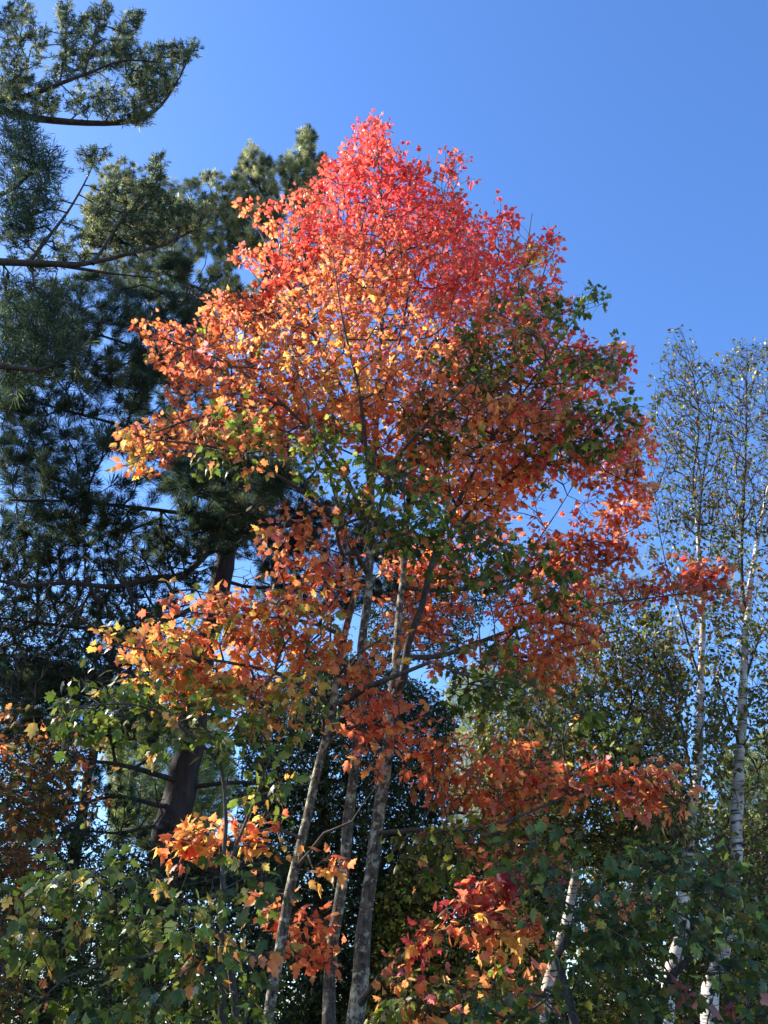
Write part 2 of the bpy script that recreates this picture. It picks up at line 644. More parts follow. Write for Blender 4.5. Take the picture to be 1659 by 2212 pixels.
        for ri, reg in enumerate(s.regs):
            sel = np.where(s.rid == ri)[0]
            if not len(sel) or reg.get('bare'):
                continue
            P = s.pts[sel]
            D = s.dirn[s.tipi[sel]]
            m = len(sel)
            if needles:
                nd, wdt, sprd, sht = needles
                L = reg['leaf'] * rng.uniform(0.75, 1.2, m)
                if reg['col'] is not None:
                    cc = reg['col']
                else:
                    pc, w = reg['pal']
                    cc = pc[rng.choice(len(pc), m, p=w)] * np.exp(rng.normal(0, 0.3, (m, 1)))
                Dn = norm(D + np.array([0, 0, rise]) + rng.normal(0, 0.3, (m, 3)))
                V, F, C = [], [], []
                for b in np.unique(tb[sel]):
                    q = tb[sel] == b
                    v, f, c = tuft_geo(P[q] - off, Dn[q], L[q], nd, wdt, cc[q], sprd, sht)
                    fol.setdefault(b, []).append((v, f, c))
                continue
            per = reg['per']
            tw = max(1, min(ntw, per))
            # twiglets
            TD = norm(D[:, None, :] * 0.6 + rng.normal(0, 0.75, (m, tw, 3)) * np.array([1, 1, flat]))
            TL = rng.uniform(*twl, (m, tw)) * (reg['leaf'] / 0.095)
            TP1 = P[:, None, :] + TD * TL[..., None]
            for b in np.unique(tb[sel]):
                q = np.where(tb[sel] == b)[0]
                W = woods.setdefault(b, Wood())
                for i in q:
                    for k in range(tw):
                        W.tube(np.array([P[i], P[i] + (TP1[i, k] - P[i]) * .5 + rng.normal(0, .008, 3), TP1[i, k]]) - off, [0.0019, 0.0016, 0.001], 3)
            n = m * per
            ci = np.repeat(np.arange(m), per)
            ti = rng.integers(0, tw, n)
            t = rng.uniform(0.1, 1.0, n) ** 0.7
            base = P[ci] + TD[ci, ti] * (TL[ci, ti] * t)[:, None]
            LD = norm(TD[ci, ti] * 0.5 + norm(rng.standard_normal((n, 3))) * 0.9 + np.array([0, 0, -hang]))
            LN = np.array([0, 0, upn]) + rng.normal(0, nrand, (n, 3))
            size = reg['leaf'] * np.clip(rng.normal(1, 0.2, n), 0.5, 1.45) / (1.2 if templ == 'maple' else 1.1)
            if reg['col'] is not None:
                col = reg['col'][ci] * np.exp(rng.normal(0, 0.22, (n, 1))) * np.exp(rng.normal(0, 0.10, (n, 3)))
            else:
                pc, w = reg['pal']
                cl = rng.choice(len(pc), m, p=w)                       # neighbours on one twig turn together
                one = rng.choice(len(pc), n, p=w)
                pick = np.where(rng.uniform(0, 1, n) < 0.55, cl[ci], one)
                col = pc[pick] * np.exp(rng.normal(0, 0.22, (n, 1))) * np.exp(rng.normal(0, 0.08, (n, 3)))
            col = np.clip(col, 0.004, 0.85)
            bb = tb[sel][ci]
            for b in np.unique(bb):
                q = bb == b
                fol.setdefault(b, []).append(leaf_geo(templ, base[q] - off, LD[q], LN[q], size[q], col[q], fold=fold))
        for b, W in woods.items():
            if b in trunkset:
                continue
            o = W.build('branch' if b != -9 else 'twigs', (limb_bark or twig) if b != -9 else twig, s.root)
            if o is None:
                continue
            if b == -9:
                o['kind'] = 'stuff'
            if b in fol:
                vs_, fs_, cs_, k = [], [], [], 0
                for v, f, c in fol[b]:
                    vs_.append(v); fs_.append(f + k); cs_.append(c); k += len(v)
                make_mesh(part, np.concatenate(vs_), [np.concatenate(fs_)], leafmat, o, np.concatenate(cs_), smooth=False)
        return s.root


def L3(pts):
    """list of (u, v, d) -> world points"""
    a = np.array(pts, float)
    return U(a[:, 0], a[:, 1], a[:, 2])


def ground_first(P, x=None, y=None):
    """start a stem in the ground below its lowest seen point"""
    b = P[0].copy()
    b[2] = -0.15
    if x is not None:
        b[0] += x
    if y is not None:
        b[1] += y
    return np.vstack([b, P])


# ---------------------------------------------------------------- ground
gm, gn, gl, gp, _ = nt('forest_floor')
tc = gn.new('ShaderNodeTexCoord')
g1 = gn.new('ShaderNodeTexNoise'); g1.inputs['Scale'].default_value = 0.8; g1.inputs['Detail'].default_value = 8
g2 = gn.new('ShaderNodeTexNoise'); g2.inputs['Scale'].default_value = 14; g2.inputs['Detail'].default_value = 6
gl.new(tc.outputs['Object'], g1.inputs['Vector']); gl.new(tc.outputs['Object'], g2.inputs['Vector'])
gr = gn.new('ShaderNodeValToRGB')
gr.color_ramp.elements[0].position = 0.4; gr.color_ramp.elements[0].color = (0.06, 0.085, 0.03, 1)
gr.color_ramp.elements[1].position = 0.62; gr.color_ramp.elements[1].color = (0.16, 0.10, 0.05, 1)
gmx = gn.new('ShaderNodeMath'); gmx.operation = 'MULTIPLY_ADD'; gmx.inputs[1].default_value = 0.5
gl.new(g2.outputs['Fac'], gmx.inputs[0]); 
gm2 = gn.new('ShaderNodeMath'); gm2.operation = 'MULTIPLY'; gm2.inputs[1].default_value = 0.5
gl.new(g1.outputs['Fac'], gm2.inputs[0]); gl.new(gm2.outputs[0], gmx.inputs[2])
gl.new(gmx.outputs[0], gr.inputs['Fac']); gl.new(gr.outputs['Color'], gp.inputs['Base Color'])
gp.inputs['Roughness'].default_value = 0.95
ax = np.concatenate([-np.geomspace(900, 4, 26), np.linspace(-3, 3, 9), np.geomspace(4, 900, 26)])
GX, GY = np.meshgrid(ax, ax)
GZ = -0.02 + 0.05 * np.sin(GX * 0.7) * np.cos(GY * 0.9)
k = len(ax)
ii = np.arange(k - 1)[:, None] * k + np.arange(k - 1)[None]
ground = make_mesh('ground', np.stack([GX, GY, GZ], -1).reshape(-1, 3), [np.stack([ii, ii + 1, ii + k + 1, ii + k], -1).reshape(-1, 4)], gm)
ground['kind'] = 'structure'

# ---------------------------------------------------------------- the red maple (three stems)
t = Tree('red_maple', 'tall red and orange maple with three grey lichen spotted stems', 'tree', (0.0, 6.6, 0.0))
t.thin = 0.86
t.stem(ground_first(L3([(560, 2330, 6.2), (576, 2212, 6.2), (600, 2070, 6.2), (646, 1844, 6.2), (680, 1690, 6.25), (718, 1522, 6.3), (747, 1361, 6.3), (768, 1280, 6.2), (745, 1150, 6.0), (700, 980, 5.8), (640, 800, 5.7), (590, 660, 5.7)])),
       [.056, .046, .043, .041, .039, .037, .035, .033, .031, .026, .020, .013, .005])
t.stem(ground_first(L3([(700, 2330, 6.6), (709, 2208, 6.6), (722, 2026, 6.6), (742, 1877, 6.6), (757, 1712, 6.6), (775, 1560, 6.6), (782, 1395, 6.6), (793, 1295, 6.6), (799, 1170, 6.6), (808, 980, 6.6), (822, 760, 6.6), (832, 540, 6.6), (815, 340, 6.6), (808, 262, 6.6)])),
       [.07, .058, .054, .051, .048, .047, .046, .045, .044, .042, .034, .024, .015, .008, .003])
t.stem(ground_first(L3([(758, 2330, 6.9), (768, 2191, 6.9), (788, 2026, 6.9), (801, 1894, 6.9), (824, 1712, 6.9), (842, 1560, 6.9), (856, 1440, 6.9), (858, 1395, 6.9), (864, 1295, 7.0), (873, 1206, 7.1), (890, 1000, 7.2), (915, 760, 7.3), (955, 560, 7.3), (985, 360, 7.2)])),
       [.095, .080, .074, .068, .063, .059, .054, .045, .039, .037, .035, .029, .022, .012, .004])
limb = lambda pts, r0, r1=0.006: t.stem(L3(pts), list(np.linspace(r0, r1, len(pts))), 'limb', 0.16, True, 8)
limb([(850, 1510, 6.85), (868, 1470, 6.7), (881, 1395, 6.6), (910, 1312, 6.5), (930, 1230, 6.4), (965, 1130, 6.3), (1030, 1010, 6.1), (1090, 905, 6.0), (1180, 780, 5.9), (1260, 660, 5.8)], .05)
limb([(734, 1523, 6.28), (790, 1485, 6.0), (850, 1462, 5.9), (930, 1430, 5.8), (1010, 1460, 5.8), (1100, 1500, 5.7)], .034)
limb([(781, 2165, 6.85), (824, 2109, 6.5), (870, 2070, 6.2), (960, 2010, 6.0), (1060, 1960, 5.9), (1130, 1930, 5.9)], .034)
limb([(790, 2230, 6.85), (850, 2185, 6.4), (907, 2155, 6.2), (990, 2135, 6.0), (1070, 2138, 5.9)], .04)
limb([(815, 1800, 6.85), (900, 1792, 6.6), (1000, 1795, 6.4), (1100, 1772, 6.2), (1240, 1715, 6.2), (1380, 1690, 6.2), (1480, 1735, 6.2)], .02)
limb([(870, 1420, 6.9), (960, 1415, 7.2), (1080, 1370, 7.4), (1180, 1338, 7.5), (1280, 1308, 7.6), (1420, 1290, 7.7), (1560, 1270, 7.8)], .034)
limb([(868, 1270, 7.0), (960, 1275, 7.2), (1080, 1260, 7.4), (1174, 1213, 7.5), (1280, 1173, 7.6), (1370, 1120, 7.7)], .03)
limb([(747, 1380, 6.28), (690, 1350, 6.0), (600, 1335, 5.8), (480, 1330, 5.7), (390, 1320, 5.6)], .024)
limb([(716, 1530, 6.28), (640, 1470, 5.9), (540, 1440, 5.7), (420, 1420, 5.6), (260, 1395, 5.5)], .026)
limb([(655, 1812, 6.2), (600, 1790, 6.0), (540, 1800, 5.8), (460, 1815, 5.7), (370, 1815, 5.6)], .017)
limb([(636, 1880, 6.2), (665, 1845, 6.1), (700, 1800, 6.0), (760, 1775, 5.9)], .02, .008)
limb([(795, 1240, 6.6), (730, 1130, 6.0), (620, 1040, 5.6), (480, 970, 5.3), (330, 950, 5.2)], .032)
limb([(800, 1150, 6.6), (740, 1020, 6.2), (640, 900, 5.9), (500, 790, 5.8), (350, 730, 5.7)], .034)
limb([(806, 1020, 6.6), (750, 860, 6.8), (660, 690, 7.0), (560, 500, 7.2), (530, 450, 7.2)], .03)
limb([(812, 920, 6.6), (850, 780, 6.9), (900, 620, 7.4), (930, 480, 7.8)], .022)
limb([(878, 1120, 7.1), (960, 900, 7.2), (1060, 720, 7.3), (1130, 560, 7.3), (1150, 460, 7.3)], .03)
limb([(880, 1080, 7.1), (1000, 990, 7.6), (1130, 880, 7.9), (1280, 760, 8.0), (1345, 745, 8.0)], .03)
limb([(930, 1230, 6.4), (1030, 1090, 6.6), (1150, 1010, 6.8), (1280, 985, 7.0), (1390, 960, 7.1)], .026)
limb([(800, 1190, 6.6), (830, 1060, 6.0), (880, 960, 5.5), (980, 860, 5.2), (1090, 760, 5.1)], .026)
limb([(800, 1100, 6.6), (790, 960, 5.9), (770, 820, 5.5), (740, 690, 5.3), (720, 560, 5.3)], .026)
# dead bare branch crossing the gap of sky
limb([(1085, 1275, 7.4), (1160, 1170, 7.3), (1210, 1095, 7.3), (1255, 1020, 7.3)], .012, .004)


def crown_colour(q, P):
    u, v = q[:, 0], q[:, 1]
    n = len(u)
    vv = v + rng.normal(0, 45, n) + 175 * lumps(P, 1.5) - 0.22 * np.abs(u - 760)
    c = np.empty((n, 3))
    stops = [(240, 'RED'), (430, 'RED'), (560, 'RO'), (700, 'OR'), (1000, 'OR'), (1200, 'OR')]
    for ch in range(3):
        c[:, ch] = np.interp(vv, [x for x, _ in stops], [PAL[k][ch] for _, k in stops])
    yb = np.exp(-(((u - 720) / 110) ** 2 + ((v - 800) / 95) ** 2))
    right = np.clip((u - 1080) / 200, 0, 1)
    z = rng.uniform(0, 1, n)
    c[z < 0.75 * yb] = PAL['YO']
    c[z < 0.12 * yb] = PAL['YE']
    z = rng.uniform(0, 1, n)
    c[z < 0.55 * right] = PAL['RED']
    z = rng.uniform(0, 1, n)
    low = np.clip((v - 650) / 350, 0, 1)
    c[z < 0.10 * low] = PAL['YO']
    c[(z > 0.10) & (z < 0.10 + 0.16 * low)] = PAL['RO']
    z = rng.uniform(0, 1, n)
    c[z < 0.04] = PAL['PK']
    c[(z > .5) & (z < .58)] = PAL['RB']
    c[(z > .04) & (z < .04 + .05 * low)] = PAL['YG']
    return c


crown = [(806, 252), (826, 256), (836, 310), (848, 355), (864, 292), (872, 335), (893, 375), (905, 335), (925, 400), (948, 410), (962, 325), (1010, 340), (1003, 455), (1050, 478), (1082, 436), (1110, 430), (1118, 525), (1152, 530), (1182, 498), (1210, 520), (1195, 600), (1222, 650), (1205, 760), (1240, 720), (1290, 760), (1350, 745), (1365, 810),
         (1330, 880), (1390, 900), (1405, 960), (1380, 1010), (1400, 1060), (1330, 1040), (1270, 990), (1200, 1010), (1120, 1040), (1080, 1100), (1110, 1160),
         (1000, 1150), (900, 1080), (820, 1010), (700, 960), (560, 960), (430, 960), (330, 1010), (295, 1005), (265, 940), (330, 910), (390, 880), (350, 790),
         (290, 720), (300, 690), (400, 690), (480, 640), (560, 640), (580, 600), (510, 560), (515, 535), (590, 540), (620, 520), (520, 470), (525, 445), (610, 445), (640, 415), (690, 400), (710, 340), (745, 330), (760, 270)]
t.add(crown, 1.6, 6.7, 1.5, None, leaf=0.093, per=8, gap=0.38, edge=190, gapf=2.8, colfn=crown_colour)
t.add([(806, 262), (826, 270), (845, 362), (900, 400), (950, 430), (1000, 465), (1100, 540), (1050, 640), (800, 660), (670, 600), (630, 540), (665, 455), (720, 375), (768, 295)],
      0.5, 6.9, 1.3, None, leaf=0.093, per=8, gap=0.2, edge=120, colfn=crown_colour)
# yellow and red spray at the tip of a left bough
t.add([(268, 925), (305, 935), (312, 1000), (285, 1000)], 2.0, 5.2, 0.15, dict(YO=4, YE=2, RO=1), leaf=0.105, per=6)
t.add([(1128, 540), (1160, 530), (1165, 560), (1130, 580)], 1.5, 6.6, 0.1, dict(YE=3, YG=2), leaf=0.1, per=5)
# green boughs on the near right side
G1 = dict(GR=8, DG=2, YG=4, OL=2, RO=1.5)
t.add([(980, 720), (1080, 640), (1190, 640), (1250, 640), (1290, 610), (1300, 660), (1230, 740), (1330, 735), (1350, 790), (1250, 830), (1120, 850), (1000, 860), (930, 800)], 0.85, 5.8, 0.8, G1, leaf=0.10, per=6, gap=0.4)
t.add([(870, 860), (1100, 850), (1250, 860), (1390, 870), (1400, 920), (1290, 1000), (1150, 1020), (1000, 1000), (900, 980)], 0.75, 6.0, 0.8, dict(GR=6, DG=3, YG=3, RO=1), leaf=0.10, per=6, gap=0.35)
t.add([(620, 960), (740, 900), (860, 1000), (980, 1080), (1000, 1170), (870, 1200), (740, 1120), (640, 1040)], 0.72, 5.4, 0.6, dict(GR=7, DG=2, YG=4, OR=2), leaf=0.10, per=6, gap=0.15)
t.add([(420, 900), (560, 880), (620, 960), (560, 1020), (420, 1000)], 0.8, 5.2, 0.4, dict(YG=3, GR=3, OR=4), leaf=0.10, per=6, gap=0.15)
t.add([(830, 1110), (1000, 1120), (1120, 1180), (1270, 1230), (1290, 1320), (1120, 1300), (960, 1260), (860, 1200)], 0.8, 5.6, 0.6, dict(GR=7, DG=2, YG=3, RO=1.2), leaf=0.10, per=6, gap=0.2)
# orange lower crown, right
ORB = dict(RO=4, OR=5, RB=3, PK=1, YO=1)
t.add([(900, 1160), (1100, 1160), (1200, 1200), (1300, 1250), (1280, 1400), (1200, 1480), (1050, 1430), (920, 1440), (880, 1300)], 1.3, 7.4, 0.6, ORB, leaf=0.10, per=7, gap=0.15)
t.add([(1330, 1090), (1395, 1075), (1395, 1160), (1350, 1210), (1200, 1260), (1110, 1210), (1180, 1150), (1290, 1140)], 1.35, 7.5, 0.3, dict(RO=4, RB=4, OR=3, PK=1), leaf=0.105, per=7, gap=0.1)
t.add([(1330, 1260), (1420, 1235), (1520, 1225), (1600, 1240), (1600, 1290), (1470, 1300), (1340, 1300)], 0.95, 7.7, 0.2, dict(RO=3, RB=6, CRI=1, PK=1), leaf=0.105, per=7)  # duller red-brown mix paints in this bough's partial shade
t.add([(1130, 1000), (1300, 990), (1390, 1010), (1400, 1080), (1300, 1090), (1260, 1050), (1190, 1040), (1130, 1060)], 0.7, 7.2, 0.2, ORB, leaf=0.10, per=5)
t.add([(1240, 1075), (1270, 1080), (1270, 1130), (1235, 1120)], 0.8, 7.3, 0.1, dict(RO=3, RED=1), leaf=0.10, per=4)
# lower left
t.add([(350, 1290), (450, 1270), (560, 1300), (640, 1270), (730, 1330), (720, 1420), (600, 1440), (540, 1520), (430, 1500), (330, 1440), (320, 1390)], 1.6, 5.8, 0.45, dict(OR=5, YO=3, RB=3, YG=2, RO=2, PK=0.5), leaf=0.105, per=6, gap=0.12)
t.add([(210, 1385), (290, 1350), (330, 1400), (430, 1440), (560, 1480), (700, 1440), (700, 1560), (560, 1560), (430, 1540), (320, 1470), (220, 1400)], 1.1, 5.6, 0.4, dict(YO=4, OR=4, YG=2, YE=1, GR=1), leaf=0.105, per=6, gap=0.15)
t.add([(560, 1120), (690, 1080), (770, 1180), (740, 1300), (600, 1280)], 0.7, 5.9, 0.3, ORB, leaf=0.105, per=5)
t.add([(740, 1480), (870, 1480), (860, 1620), (830, 1680), (770, 1640)], 0.9, 6.0, 0.3, dict(RO=4, OR=4, PK=1), leaf=0.105, per=5)
t.add([(720, 1380), (860, 1370), (850, 1480), (730, 1480)], 0.7, 6.2, 0.3, dict(OR=5, YO=1, RO=2), leaf=0.105, per=5)
# lower right
t.add([(1080, 1040), (1180, 1030), (1190, 1130), (1100, 1130)], 0.45, 7.2, 0.3, ORB, leaf=0.10, per=5)
t.add([(820, 1190), (1000, 1200), (1010, 1380), (880, 1400), (830, 1320)], 0.6, 7.3, 0.4, ORB, leaf=0.10, per=6)
t.add([(980, 1390), (1150, 1370), (1290, 1420), (1280, 1560), (1100, 1560), (960, 1500)], 1.0, 6.0, 0.5, dict(GR=6, DG=3, YG=4, OL=2), leaf=0.10, per=6, gap=0.3)
t.add([(1130, 1540), (1290, 1500), (1400, 1600), (1330, 1640), (1180, 1640)], 0.6, 6.4, 0.4, dict(GR=6, DG=3, YG=3, OL=2), leaf=0.10, per=6, gap=0.25)
t.add([(930, 1440), (1130, 1450), (1240, 1500), (1290, 1590), (1180, 1620), (1000, 1600), (900, 1560)], 1.0, 6.6, 0.6, dict(OR=3, OL=3, GR=3, RB=3, YO=1), leaf=0.10, per=6, gap=0.2)
t.add([(870, 1600), (1000, 1590), (1200, 1620), (1220, 1700), (1100, 1780), (980, 1760), (880, 1700)], 1.25, 6.6, 0.5, dict(RO=4, OR=4, RB=4, OL=1, YO=1), leaf=0.10, per=6, gap=0.15)
t.add([(1195, 1690), (1260, 1650), (1350, 1665), (1430, 1640), (1450, 1690), (1500, 1710), (1505, 1760), (1400, 1745), (1290, 1730), (1210, 1720)], 1.5, 6.2, 0.2, dict(RO=3, OR=4, RB=4, PK=1, YG=1), leaf=0.105, per=6, gap=0.1)
t.add([(860, 1790), (1000, 1790), (1200, 1790), (1260, 1880), (1100, 1900), (950, 1900), (860, 1880)], 1.0, 6.4, 0.5, dict(GR=4, OL=4, OR=2, YG=2, RB=1), leaf=0.10, per=6, gap=0.2)
t.add([(940, 1960), (1030, 1900), (1100, 1885), (1165, 1920), (1170, 1960), (1060, 1970), (960, 2000)], 1.4, 5.9, 0.2, dict(CRI=4, RED=.6, RB=4, PK=1, OR=1), leaf=0.10, per=6)
t.add([(960, 2010), (1050, 1960), (1140, 1990), (1170, 2030), (1120, 2070), (1060, 2010)], 1.5, 5.8, 0.2, dict(OR=5, YO=4, RO=2), leaf=0.11, per=6)
t.add([(835, 2060), (900, 2000), (960, 2000), (960, 2050), (880, 2080)], 1.1, 6.0, 0.2, dict(CRI=2, RB=3, OR=3, YO=2), leaf=0.10, per=6)
t.add([(820, 2110), (1000, 2090), (1180, 2120), (1150, 2240), (820, 2240)], 1.0, 6.0, 0.5, dict(OR=4, OL=3, YG=3, GR=2, PK=1), leaf=0.11, per=6, gap=0.1)
t.add([(1290, 1960), (1390, 1940), (1400, 1990), (1290, 2000)], 1.1, 5.9, 0.2, dict(OR=4, RO=3), leaf=0.10, per=5)
t.add([(560, 1910), (640, 1890), (720, 2000), (720, 2080), (600, 2080)], 0.8, 6.4, 0.3, dict(OR=4, RO=4, RB=2), leaf=0.105, per=5)
# sunlit sprays low on the left
t.add([(335, 1825), (420, 1780), (500, 1790), (580, 1770), (620, 1820), (560, 1840), (480, 1835), (380, 1845)], 1.7, 5.7, 0.15, dict(OR=5, YO=5, RO=1), leaf=0.11, per=6)
t.add([(655, 1860), (720, 1830), (725, 1870), (680, 1895)], 1.7, 6.0, 0.1, dict(OR=5, YO=3, RO=2), leaf=0.11, per=5)
t.add([(555, 1715), (600, 1690), (600, 1750), (570, 1745)], 1.2, 5.8, 0.1, dict(YO=4, OR=2, GR=2), leaf=0.11, per=5)
t.grow(step=0.2, bf=0.22, slope=0.5, w=0.7, tip=0.0029)
t.finish(M_BARK, M_TWIG, M_MAPLE, 'maple', limb_bark=M_TWIG, max_boughs=48, ntw=3, twl=(.08, .22))

# ---------------------------------------------------------------- green understory maple, lower left
t = Tree('green_maple', 'low green maple turning yellow in the left foreground, on thin grey stems', 'tree', tuple(U(490, 2212, 5.3) * np.array([1, 1, 0])))
t.stem(ground_first(L3([(478, 2300, 5.4), (480, 2150, 5.4), (484, 2000, 5.4), (482, 1880, 5.4), (488, 1780, 5.4), (476, 1640, 5.4), (440, 1560, 5.3)])), [.03, .026, .023, .02, .017, .013, .01, .004], sides=8)
t.stem(ground_first(L3([(520, 2300, 5.2), (505, 2150, 5.2), (490, 2040, 5.2), (430, 1980, 5.0), (330, 1960, 4.8), (220, 1950, 4.7)])), [.03, .024, .02, .018, .014, .01, .004], sides=8)
limb([(495, 2080, 5.2), (430, 2040, 4.9), (330, 2060, 4.7), (200, 2090, 4.6)], .014)
limb([(482, 1900, 5.4), (560, 1700, 5.6), (585, 1630, 5.6), (520, 1590, 5.5)], .012)
limb([(476, 1650, 5.4), (380, 1560, 5.3), (280, 1520, 5.2), (150, 1530, 5.1)], .012)
GM = dict(GR=10, DG=2, YG=5, YO=1.6, OR=.5, PALE=.2)
t.add([(0, 2000), (90, 1900), (200, 1860), (330, 1880), (420, 1950), (480, 1960), (440, 2060), (350, 2080), (200, 2050), (60, 2080), (0, 2090)], 1.5, 4.8, 0.5, GM, leaf=0.105, per=6, gap=0.12)
t.add([(300, 2080), (450, 2050), (560, 1990), (590, 2060), (560, 2150), (540, 2240), (250, 2240), (240, 2150)], 1.4, 4.8, 0.5, GM, leaf=0.105, per=6, gap=0.12)
t.add([(0, 2110), (160, 2120), (200, 2240), (0, 2240)], 0.7, 4.8, 0.5, GM, leaf=0.105, per=6, gap=0.1)
t.add([(140, 1500), (230, 1470), (330, 1500), (450, 1520), (560, 1560), (590, 1640), (520, 1680), (430, 1620), (330, 1590), (230, 1570), (130, 1570)], 1.15, 5.3, 0.4, dict(GR=8, YG=5, YO=1.5, DG=2), leaf=0.11, per=6, gap=0.12)
t.add([(420, 1890), (560, 1860), (600, 1930), (520, 1960)], 0.8, 5.0, 0.3, GM, leaf=0.11, per=5)
t.add([(560, 1580), (640, 1590), (600, 1780), (560, 1770)], 0.5, 5.5, 0.3, GM, leaf=0.11, per=5)
t.grow(step=0.2, bf=0.2, slope=0.25, w=0.5)
t.finish(M_TWIG, M_TWIG, M_GREEN, 'maple', max_boughs=14, ntw=2, hang=0.7)

# ---------------------------------------------------------------- dark green maple, lower right
t = Tree('dark_maple', 'dark green shaded maple in the lower right foreground, in front of the birches', 'tree', tuple(U(1230, 2212, 4.9) * np.array([1, 1, 0])))
t.stem(ground_first(L3([(1260, 2300, 5.0), (1230, 2150, 5.0), (1205, 2070, 5.0), (1250, 1970, 4.9), (1330, 1880, 4.9)])), [.035, .028, .022, .018, .01, .004], sides=8)
t.stem(ground_first(L3([(1400, 2330, 4.8), (1420, 2200, 4.8), (1450, 2110, 4.8), (1520, 2040, 4.8), (1560, 1930, 4.8)])), [.04, .032, .026, .02, .012, .004], sides=8)
DM = dict(DG=6, GR=6, YG=1, OL=1)
t.add([(1190, 1930), (1330, 1850), (1480, 1830), (1560, 1860), (1640, 2000), (1659, 2050), (1600, 2130), (1450, 2080), (1330, 2080), (1180, 2060)], 0.85, 4.8, 0.5, DM, leaf=0.092, per=6, gap=0.25)
t.add([(1290, 2060), (1450, 2080), (1640, 2120), (1700, 2240), (1000, 2240), (1010, 2160), (1120, 2140), (1200, 2120)], 0.6, 4.8, 0.5, dict(DG=8, GR=5, OL=1), leaf=0.092, per=6, gap=0.2)
t.add([(1480, 2150), (1660, 2120), (1690, 2230), (1520, 2230)], 0.6, 4.6, 0.2, dict(PK=4, RB=2, TAN=2), leaf=0.11, per=5)
t.add([(1080, 1880), (1200, 1830), (1230, 1920), (1120, 1960)], 0.8, 5.0, 0.3, DM, leaf=0.11, per=5)
t.grow(step=0.2, bf=0.2, slope=0.25, w=0.5)
t.finish(M_TWIG, M_TWIG, M_GREEN, 'maple', max_boughs=12, ntw=2, hang=0.55)

# ---------------------------------------------------------------- the big long-needled pine behind
t = Tree('long_needle_pine', 'big dark pine with long needles and a thick trunk, left behind the red maple', 'tree', (-2.5, 10.0, 0.0))
t.thin = 0.78
t.stem(ground_first(L3([(285, 2330, 10), (310, 2180, 10), (345, 1950, 10), (388, 1720, 10), (425, 1500, 10), (482, 1220, 10), (520, 960, 10), (555, 720, 10), (590, 520, 10), (625, 400, 10), (660, 290, 10)])),
       [.34, .30, .285, .26, .235, .21, .185, .14, .10, .06, .035, .012], sides=16)
limb([(484, 1170, 10), (455, 1185, 9.3), (400, 1240, 8.7), (330, 1250, 8.3), (240, 1268, 8.1), (150, 1258, 7.9), (60, 1266, 7.7), (0, 1255, 7.6), (-120, 1235, 7.4)], .062, .018)
limb([(390, 1690, 10), (330, 1670, 9.5), (250, 1650, 9.2), (160, 1645, 9.0), (60, 1660, 8.8)], .05, .01)
limb([(380, 1740, 10), (340, 1740, 9.7), (260, 1720, 9.4), (160, 1735, 9.2), (60, 1725, 9.0)], .045, .01)
limb([(372, 1800, 10), (330, 1785, 9.6), (260, 1800, 9.3), (150, 1790, 9.1)], .04, .01)
limb([(410, 1700, 10), (520, 1690, 9.8), (620, 1700, 9.7), (700, 1690, 9.6)], .04, .008)
limb([(450, 1400, 10), (380, 1420, 9.3), (250, 1440, 8.9), (120, 1500, 8.6), (0, 1520, 8.4)], .05, .012)
limb([(470, 1290, 10), (380, 1330, 9.3), (260, 1360, 9.0), (120, 1350, 8.7), (0, 1335, 8.4)], .055, .014)
limb([(495, 1100, 10), (420, 1110, 9), (330, 1100, 8.2), (180, 1085, 7.6), (20, 1080, 7.2)], .05, .012)
limb([(500, 1080, 10), (520, 1110, 8.6), (545, 1095, 7.4), (570, 1075, 6.4), (590, 1050, 5.6)], .04, .01)
limb([(505, 1040, 10), (450, 1070, 8.4), (415, 1060, 7.0), (400, 1040, 6.0)], .04, .01)
limb([(520, 950, 10), (430, 960, 9), (300, 930, 8.4), (120, 880, 8.0), (0, 850, 7.8)], .05, .012)
limb([(545, 780, 10), (450, 780, 9), (330, 760, 8.2), (200, 720, 7.8), (60, 690, 7.6)], .045, .01)
limb([(570, 640, 10), (480, 640, 8.8), (400, 610, 7.6), (360, 590, 7.0)], .04, .01)
limb([(520, 900, 10.0), (430, 640, 10.2), (300, 560, 10.4), (230, 420, 10.6)], .05, .01)
limb([(585, 560, 10), (500, 500, 10.2), (450, 400, 10.3)], .03, .008)
limb([(605, 480, 10), (560, 400, 9.9), (541, 310, 9.8)], .025, .006)
limb([(480, 1200, 10), (560, 1150, 10.3), (700, 1130, 10.6), (820, 1150, 10.8)], .045, .01)
limb([(470, 1250, 10), (560, 1270, 10.3), (700, 1250, 10.6), (850, 1240, 10.9)], .04, .01)
PT = dict(PN=3, PL=5)  # pine top painted paler where the sun strikes it
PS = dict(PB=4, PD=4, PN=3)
ND = 0.13
t.add([(645, 290), (662, 268), (680, 300), (678, 350), (700, 330), (700, 420), (660, 470), (620, 440), (600, 350), (625, 330), (640, 330)], 1.5, 10, 0.6, PT, leaf=ND, tuft=True)
t.add([(528, 330), (541, 297), (556, 330), (590, 350), (610, 470), (560, 560), (500, 520), (505, 380)], 1.5, 9.9, 0.7, PT, leaf=ND, tuft=True)
t.add([(440, 380), (470, 368), (500, 400), (510, 520), (520, 640), (470, 640), (420, 520), (400, 400)], 1.3, 10.0, 0.8, PT, leaf=ND, tuft=True, gap=0.1)
t.add([(215, 370), (265, 345), (340, 380), (400, 400), (430, 520), (500, 640), (430, 700), (300, 640), (180, 560), (180, 450)], 0.9, 10.4, 0.7, dict(PL=4, PN=4), leaf=ND, tuft=True, gap=0.1)
t.add([(340, 560), (380, 545), (410, 580), (395, 615), (350, 610)], 2.0, 7.0, 0.2, PS, leaf=0.14, tuft=True)
